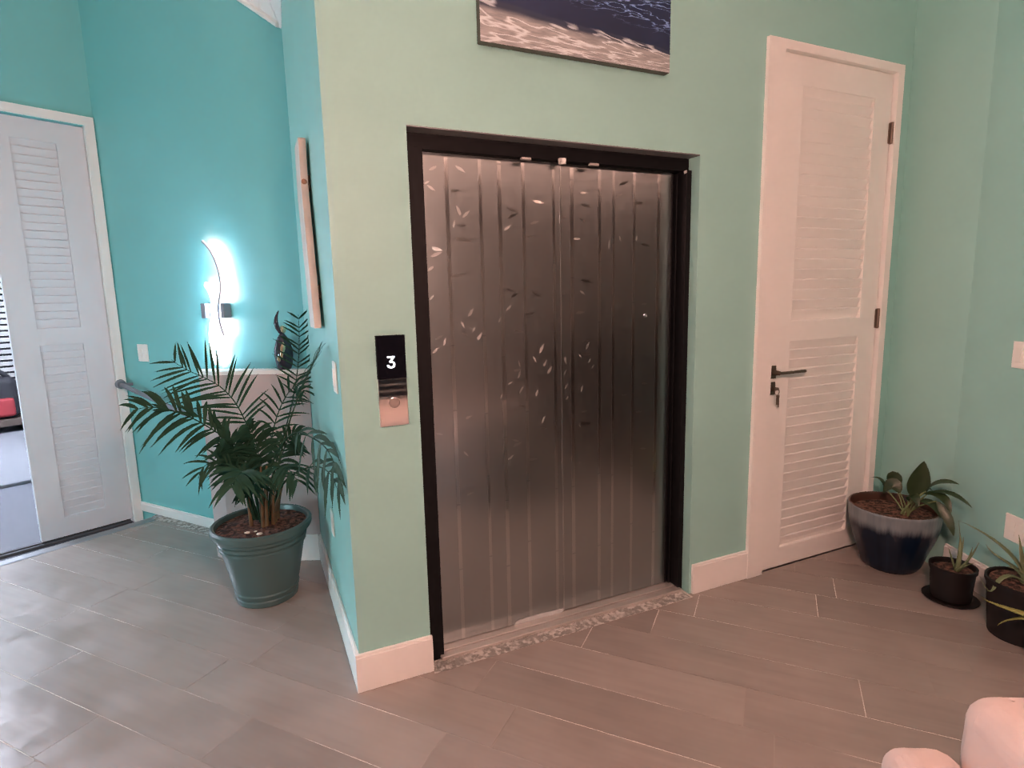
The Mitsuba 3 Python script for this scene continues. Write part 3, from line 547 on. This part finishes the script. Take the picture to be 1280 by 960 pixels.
frond([(-0.33, 1.0, .40), (-0.37, .96, .66), (-0.40, .90, .80), (-0.44, .82, .88)], 18, 0.18, 0.011, 0.3, 0.4, seed=11, keep=False, up=(0, -0.8, 0.6))
frond([(-0.30, 1.0, .40), (-0.29, .96, .68), (-0.30, .90, .84), (-0.33, .82, .93)], 18, 0.17, 0.01, 0.35, 0.4, seed=12, keep=False, up=(0, -0.9, 0.4))
frond([(-0.28, 1.02, .40), (-0.20, 1.02, .66), (-0.13, .95, .82), (-0.09, .86, .84)], 17, 0.16, 0.01, 0.4, 0.4, seed=13, keep=False, up=(-0.3, -0.8, 0.5))
frond([(-0.31, 1.04, .40), (-0.33, 1.06, .60), (-0.38, 1.04, .73), (-0.45, 1.0, .78)], 16, 0.15, 0.01, 0.4, 0.35, seed=14, keep=False, up=(0, -0.8, 0.6))
frond([(-0.32, .98, .40), (-0.35, .93, .58), (-0.39, .86, .68), (-0.44, .78, .72)], 16, 0.15, 0.011, 0.5, 0.35, seed=16, keep=False, up=(0, -0.6, 0.8))
put('leaflets', join(rest), 'm_palm', True, parent=pp, kind='stuff')

# blue pot
bp = thing('potted_lily', 'broad leaved green plant in a blue glazed pot beside the louvred door', 'potted plant')
BX, BY = 2.79, -0.25
outer = smoothpath([(0.112, 0, 0.0), (0.128, 0, 0.012), (0.158, 0, 0.09), (0.188, 0, 0.18), (0.207, 0, 0.27), (0.214, 0, 0.328)], 26)[:, [0, 2]]
pm = lathe(np.vstack([[(0, 0)], outer, [(0.216, 0.338), (0.212, 0.344)]]), 120)
a = np.arctan2(pm.vertices[:, 1], pm.vertices[:, 0]); zz = pm.vertices[:, 2] / 0.34
amp = 1 + 0.016 * np.abs(np.sin(a * 7)) * np.clip(zz * 3, 0, 1) * np.clip((0.97 - zz) * 8, 0, 1); pm.vertices[:, :2] *= amp[:, None]
put('pot', pm.apply_translation((BX, BY, 0)), 'm_blue_pot', True, parent=bp, label='ribbed pot with grey glaze running into dark blue')
put('rim', lathe([(0.212, 0.344), (0.205, 0.346), (0.198, 0.335), (0.190, 0.27), (0.19, 0.262), (0.0, 0.262)], 96, False).apply_translation((BX, BY, 0)), 'm_brown_rim', 35, parent=bp, label='brown inner rim')
put('soil', soil(BX, BY, 0.305, 0.19, 5), 'm_soil', True, parent=bp)
def broad(P, w, seed, k=bp, m='m_lily', up=(0, 0, 1), fold=0.3):
    q = smoothpath(P, 14); s = np.linspace(0, 1, 14); wd = w * np.sin(PI * s ** 0.75) ** 0.8; wd[-1] = 0.0005; wd[0] = 0.003
    b = blade(q, wd, up, fold); b2 = b.copy(); b2.vertices += 0.0008 * np.array(up); put('leaf', b, m, True, parent=k)
C0 = np.array([2.80, -0.30, 0.31])
stems = [((2.78, -0.35, 0.42), (2.775, -0.37, 0.52), (2.77, -0.39, 0.625), 0.050, (-0.7, -0.7, 0.2)),
         ((2.79, -0.40, 0.465), (2.79, -0.47, 0.53), (2.79, -0.545, 0.545), 0.030, (-0.3, 0, 1)), ((2.78, -0.42, 0.465), (2.78, -0.525, 0.488), (2.78, -0.615, 0.450), 0.018, (-0.3, 0, 1)),
         ((2.77, -0.40, 0.455), (2.77, -0.49, 0.462), (2.765, -0.535, 0.395), 0.024, (-0.4, 0, 1)), ((2.76, -0.47, 0.44), (2.755, -0.53, 0.37), (2.76, -0.56, 0.29), 0.022, (-0.7, -0.3, 0.5)),
         ((2.80, -0.25, 0.43), (2.79, -0.235, 0.495), (2.79, -0.205, 0.44), 0.032, (-0.8, -0.5, 0.2)), ((2.78, -0.28, 0.42), (2.77, -0.25, 0.46), (2.755, -0.21, 0.40), 0.032, (-0.7, -0.5, 0.5)),
         ((2.78, -0.20, 0.42), (2.78, -0.165, 0.465), (2.775, -0.12, 0.46), 0.014, (0, -0.3, 1)), ((2.77, -0.33, 0.40), (2.755, -0.36, 0.43), (2.74, -0.40, 0.39), 0.028, (-0.4, -0.4, 0.8)),
         ((2.82, -0.33, 0.42), (2.85, -0.36, 0.46), (2.87, -0.40, 0.44), 0.026, (0, 0, 1)), ((2.78, -0.36, 0.40), (2.775, -0.44, 0.41), (2.77, -0.49, 0.355), 0.024, (-0.3, 0, 1))]
for i, (p1, p2, p3, w, up) in enumerate(stems):
    b = C0 + np.array([rp.uniform(-.02, .02), rp.uniform(-.02, .02), -0.01])
    put('stem', tube(smoothpath([b, (b + np.array(p1)) / 2 + (0, 0, .015), p1], 8), 0.0035, 6), 'm_lily_stem', True, parent=bp)
    broad([p1, p2, p3], w, i, up=up)

def pot(name_k, cx, cy, r0, r1, h, m, label=None):
    put('pot', lathe([(0, 0), (r0, 0), (r0 + 0.003, 0.004), (r1, h - 0.02), (r1 + 0.006, h - 0.018), (r1 + 0.007, h), (r1 - 0.002, h), (r1 - 0.006, h - 0.02), (r1 - 0.008, h - 0.035), (0, h - 0.035)], 56).apply_translation((cx, cy, 0.012 if name_k == 's' else 0)), m, 35, parent=label)
def spikes(k, cx, cy, z, paths, w, m):
    for P in paths:
        q = smoothpath([(cx, cy, z)] + list(P), 14); s = np.linspace(0, 1, 14); wd = w * (1 - s ** 1.6) + 0.0006
        put('leaf', tube(q, wd, 6) if False else spike_mesh(q, wd), m, True, parent=k)
def spike_mesh(q, wd):
    t = np.gradient(q, axis=0); t /= np.linalg.norm(t, axis=1, keepdims=True); u = np.array([0.05, 0.05, 1.0])
    s = np.cross(t, u); s /= np.linalg.norm(s, axis=1, keepdims=True) + 1e-9; n = np.cross(s, t); ring = []
    for c, d in ((1, 0.15), (0.55, -0.42), (-0.55, -0.42), (-1, 0.15), (0, -0.12)): ring.append(q + s * (wd * c)[:, None] + n * (wd * d)[:, None])
    V = np.stack(ring, 1).reshape(-1, 3); F = []
    for i in range(len(q) - 1):
        for j in range(5):
            k = (j + 1) % 5; F += [(5 * i + j, 5 * i + k, 5 * i + 5 + k), (5 * i + j, 5 * i + 5 + k, 5 * i + 5 + j)]
    m = trimesh.Trimesh(V, F, process=False); return m
sp = thing('potted_aloe', 'small spiky plant in a low dark pot next to the blue pot', 'potted plant')
put('saucer', lathe([(0, 0), (0.095, 0), (0.115, 0.012), (0.112, 0.014), (0.093, 0.006), (0, 0.006)], 56).apply_translation((2.70, -0.60, 0)), 'm_dark_pot', 30, parent=sp, label='dark saucer')
pot('s', 2.70, -0.60, 0.078, 0.090, 0.16, 'm_dark_pot', sp)
put('soil', soil(2.70, -0.60, 0.152, 0.083, 8), 'm_soil', True, parent=sp)
spikes(sp, 2.70, -0.615, 0.145, [[(2.685, -0.63, 0.26), (2.68, -0.612, 0.41)], [(2.685, -0.67, 0.24), (2.68, -0.704, 0.334)], [(2.69, -0.66, 0.22), (2.68, -0.68, 0.30)], [(2.69, -0.65, 0.19), (2.67, -0.70, 0.235)], [(2.69, -0.60, 0.20), (2.675, -0.585, 0.26)], [(2.715, -0.62, 0.22), (2.72, -0.62, 0.32)]], 0.011, 'm_aloe')
lp = thing('potted_aloe', 'larger spiky plant with long arching leaves in a tall dark pot at the right edge', 'potted plant')
pot('l', 2.635, -0.905, 0.105, 0.128, 0.25, 'm_dark_pot', lp)
put('soil', soil(2.635, -0.905, 0.243, 0.118, 9), 'm_soil', True, parent=lp)
spikes(lp, 2.635, -0.905, 0.235, [[(2.62, -0.87, 0.335), (2.62, -0.80, 0.385), (2.62, -0.721, 0.414), (2.62, -0.649, 0.429)], [(2.62, -0.87, 0.30), (2.62, -0.82, 0.318), (2.62, -0.757, 0.36)], [(2.595, -0.885, 0.272), (2.53, -0.862, 0.258), (2.50, -0.854, 0.215), (2.498, -0.805, 0.258)], [(2.60, -0.93, 0.31), (2.55, -0.95, 0.36)], [(2.635, -0.93, 0.36), (2.64, -0.95, 0.50)], [(2.60, -0.90, 0.30), (2.57, -0.86, 0.31)], [(2.65, -0.88, 0.33), (2.67, -0.85, 0.43)]], 0.015, 'm_aloe')
yp = thing('potted_aloe', 'yellow green leaves reaching in from a brown pot at the lower right edge', 'potted plant')
pot('y', 2.42, -1.14, 0.085, 0.105, 0.17, 'm_brown_pot', yp)
put('soil', soil(2.42, -1.14, 0.16, 0.095, 10), 'm_soil', True, parent=yp)
spikes(yp, 2.42, -1.13, 0.15, [[(2.405, -1.03, 0.215), (2.40, -0.945, 0.212), (2.40, -0.866, 0.212)], [(2.40, -1.05, 0.215), (2.395, -0.99, 0.19), (2.40, -0.93, 0.123)], [(2.44, -1.14, 0.26), (2.45, -1.16, 0.36)], [(2.40, -1.17, 0.25), (2.38, -1.21, 0.31)]], 0.027, 'm_aloe_yellow')

# ---------------------------------------------------------------- sofa in the foreground, things behind the camera
sf = thing('sofa', 'white sofa, only its rounded corner cushions showing at the lower right', 'sofa')
FSO = frame((1.05, -1.44, 0), -27)
def cushion(x0, x1, y0, y1, z0, z1, r, seed):
    m = rbox(x0, x1, y0, y1, z0, z1, r, 24); m = m.subdivide_to_size(0.05)
    m.vertices += ((meshkit.fbm(m.vertices * 6 + seed, 3) - .5) * 0.03)[:, None] * (m.vertices - m.centroid) / np.linalg.norm(m.vertices - m.centroid, axis=1, keepdims=True); return m
put('back_cushion', cushion(0.02, 0.97, -0.28, 0.0, 0.24, 0.635, 0.06, 1), 'm_sofa', True, M=FSO, parent=sf)
put('armrest', cushion(-0.14, 0.02, -1.0, 0.01, 0.22, 0.50, 0.055, 2), 'm_sofa', True, M=FSO, parent=sf)
put('base', cbox(-0.05, 0.90, -1.0, -0.02, 0.05, 0.27, 0.02), 'm_sofa', M=FSO, parent=sf)
put('piping', tube([(0.10 + 0.0 * a, -0.004 - 0.05 * (1 - math.cos(a)), 0.30 + 0.335 * math.sin(a)) for a in np.linspace(0, PI / 2, 14)], 0.004, 6), 'm_sofa', True, M=FSO, parent=sf)
for x in (0.0, 0.82):
    for y in (-0.93, -0.09): put('foot', cbox(x, x + 0.05, y - 0.02, y + 0.04, 0, 0.06, 0.004), 'm_bench', M=FSO, parent=sf)
ac = thing('added_ottoman', 'unseen low white block added for the call panel mirror to reflect', 'added_ottoman')  # unseen block added to give the call panel a pale reflection
for n_, b_ in (('seat', (0.45, 1.75, -4.45, -3.3, 0.06, 0.36)),):
    put(n_, rbox(*b_, 0.05), 'm_sofa', 40, parent=ac)
for x in (0.55, 1.6):
    for y in (-4.35, -3.45): put('foot', cbox(x, x + 0.06, y, y + 0.06, 0.0005, 0.062, 0.004), 'm_bench', parent=ac)
w2 = struct('added_window_2', 'unseen white slatted window added for the call panel mirror to reflect')  # added out of view as slats for the call panel to mirror
put('night_pane', box(-0.6, 1.9, -6.12, -6.1, 0.03, 2.3), 'm_night', parent=w2)
for i in range(24):
    s = cbox(-0.58, 1.88, -0.004, 0.004, -0.03, 0.03, 0.001); s.apply_transform(trimesh.transformations.rotation_matrix(math.radians(-70), (1, 0, 0))); s.apply_translation((0, -6.04, 0.09 + i * 0.091)); put('slat', s, 'm_white', parent=w2)
w3 = struct('added_window_3', 'unseen dark window band added for the elevator doors to reflect')  # dark band added out of view to cross the door reflection
put('night_pane', box(-3.6, 6.5, -6.10, -6.08, 2.45, 3.15), 'm_night', parent=w3)
cl = thing('added_cove_light', 'unseen long warm light added to brighten the wall the doors reflect', 'added light')
put('tube', box(0.5, 6.5, -5.90, -5.87, 3.50, 3.53), 'm_white', parent=cl, emitter=emit(WARM * ADDED_COVE))
put('ledge', box(0.4, 6.6, -6.0, -5.80, 3.44, 3.47), 'm_cream', parent=cl)
pdn = thing('pendant_lamp', 'round warm lamp hanging above and behind the camera', 'pendant lamp')
put('globe', trimesh.creation.icosphere(3, PENDANT_R).apply_translation(PENDANT_AT), 'm_white', True, parent=pdn, emitter=emit(WARM * PENDANT))
put('cord', tube([(PENDANT_AT[0], PENDANT_AT[1], PENDANT_AT[2] + PENDANT_R), (PENDANT_AT[0], PENDANT_AT[1], H)], 0.006, 8), 'm_black', parent=pdn)
hl = thing('added_fill_lamp', 'unseen cool drum lamp added to light the left side of the room', 'fill lamp')
put('shade', lathe([(0.0, -0.175), (FILL_R, -0.175), (FILL_R, 0.175), (0.0, 0.175)], 32).apply_translation(FILL_AT), 'm_white', parent=hl, emitter=emit(COOL * FILL))
put('pole', tube([(FILL_AT[0], FILL_AT[1], 0.02), (FILL_AT[0], FILL_AT[1], FILL_AT[2] - 0.176)], 0.012, 10), 'm_black', parent=hl)
put('base', lathe([(0, 0), (0.15, 0), (0.15, 0.015), (0.02, 0.025), (0, 0.025)], 32).apply_translation((FILL_AT[0], FILL_AT[1], 0.0005)), 'm_black', parent=hl)
put('rug', cbox(2.3, 5.6, -3.62, -1.7, 0.0006, 0.012, 0.003), 'm_added_dark', label='unseen dark brown rug added to darken the elevator door reflection', cat='rug')  # added out of view; darkens the floor seen in the steel doors
ds = thing('added_dark_sofa', 'unseen dark brown sofa added to darken the elevator door reflection', 'sofa')  # added out of view to keep the lower door reflection dark
for n_, b_ in (('seat', (3.0, 5.4, -4.6, -3.7, 0.06, 0.46)), ('backrest', (3.0, 5.4, -5.0, -4.6, 0.06, 0.95)), ('armrest', (2.75, 3.0, -5.0, -3.7, 0.06, 0.66)), ('armrest', (5.4, 5.65, -5.0, -3.7, 0.06, 0.66))):
    put(n_, rbox(*b_, 0.055), 'm_added_dark', 40, parent=ds)
for x in (2.8, 5.52):
    for y in (-4.95, -3.8): put('foot', cbox(x, x + 0.07, y, y + 0.07, 0.0005, 0.062, 0.004), 'm_bench', parent=ds)
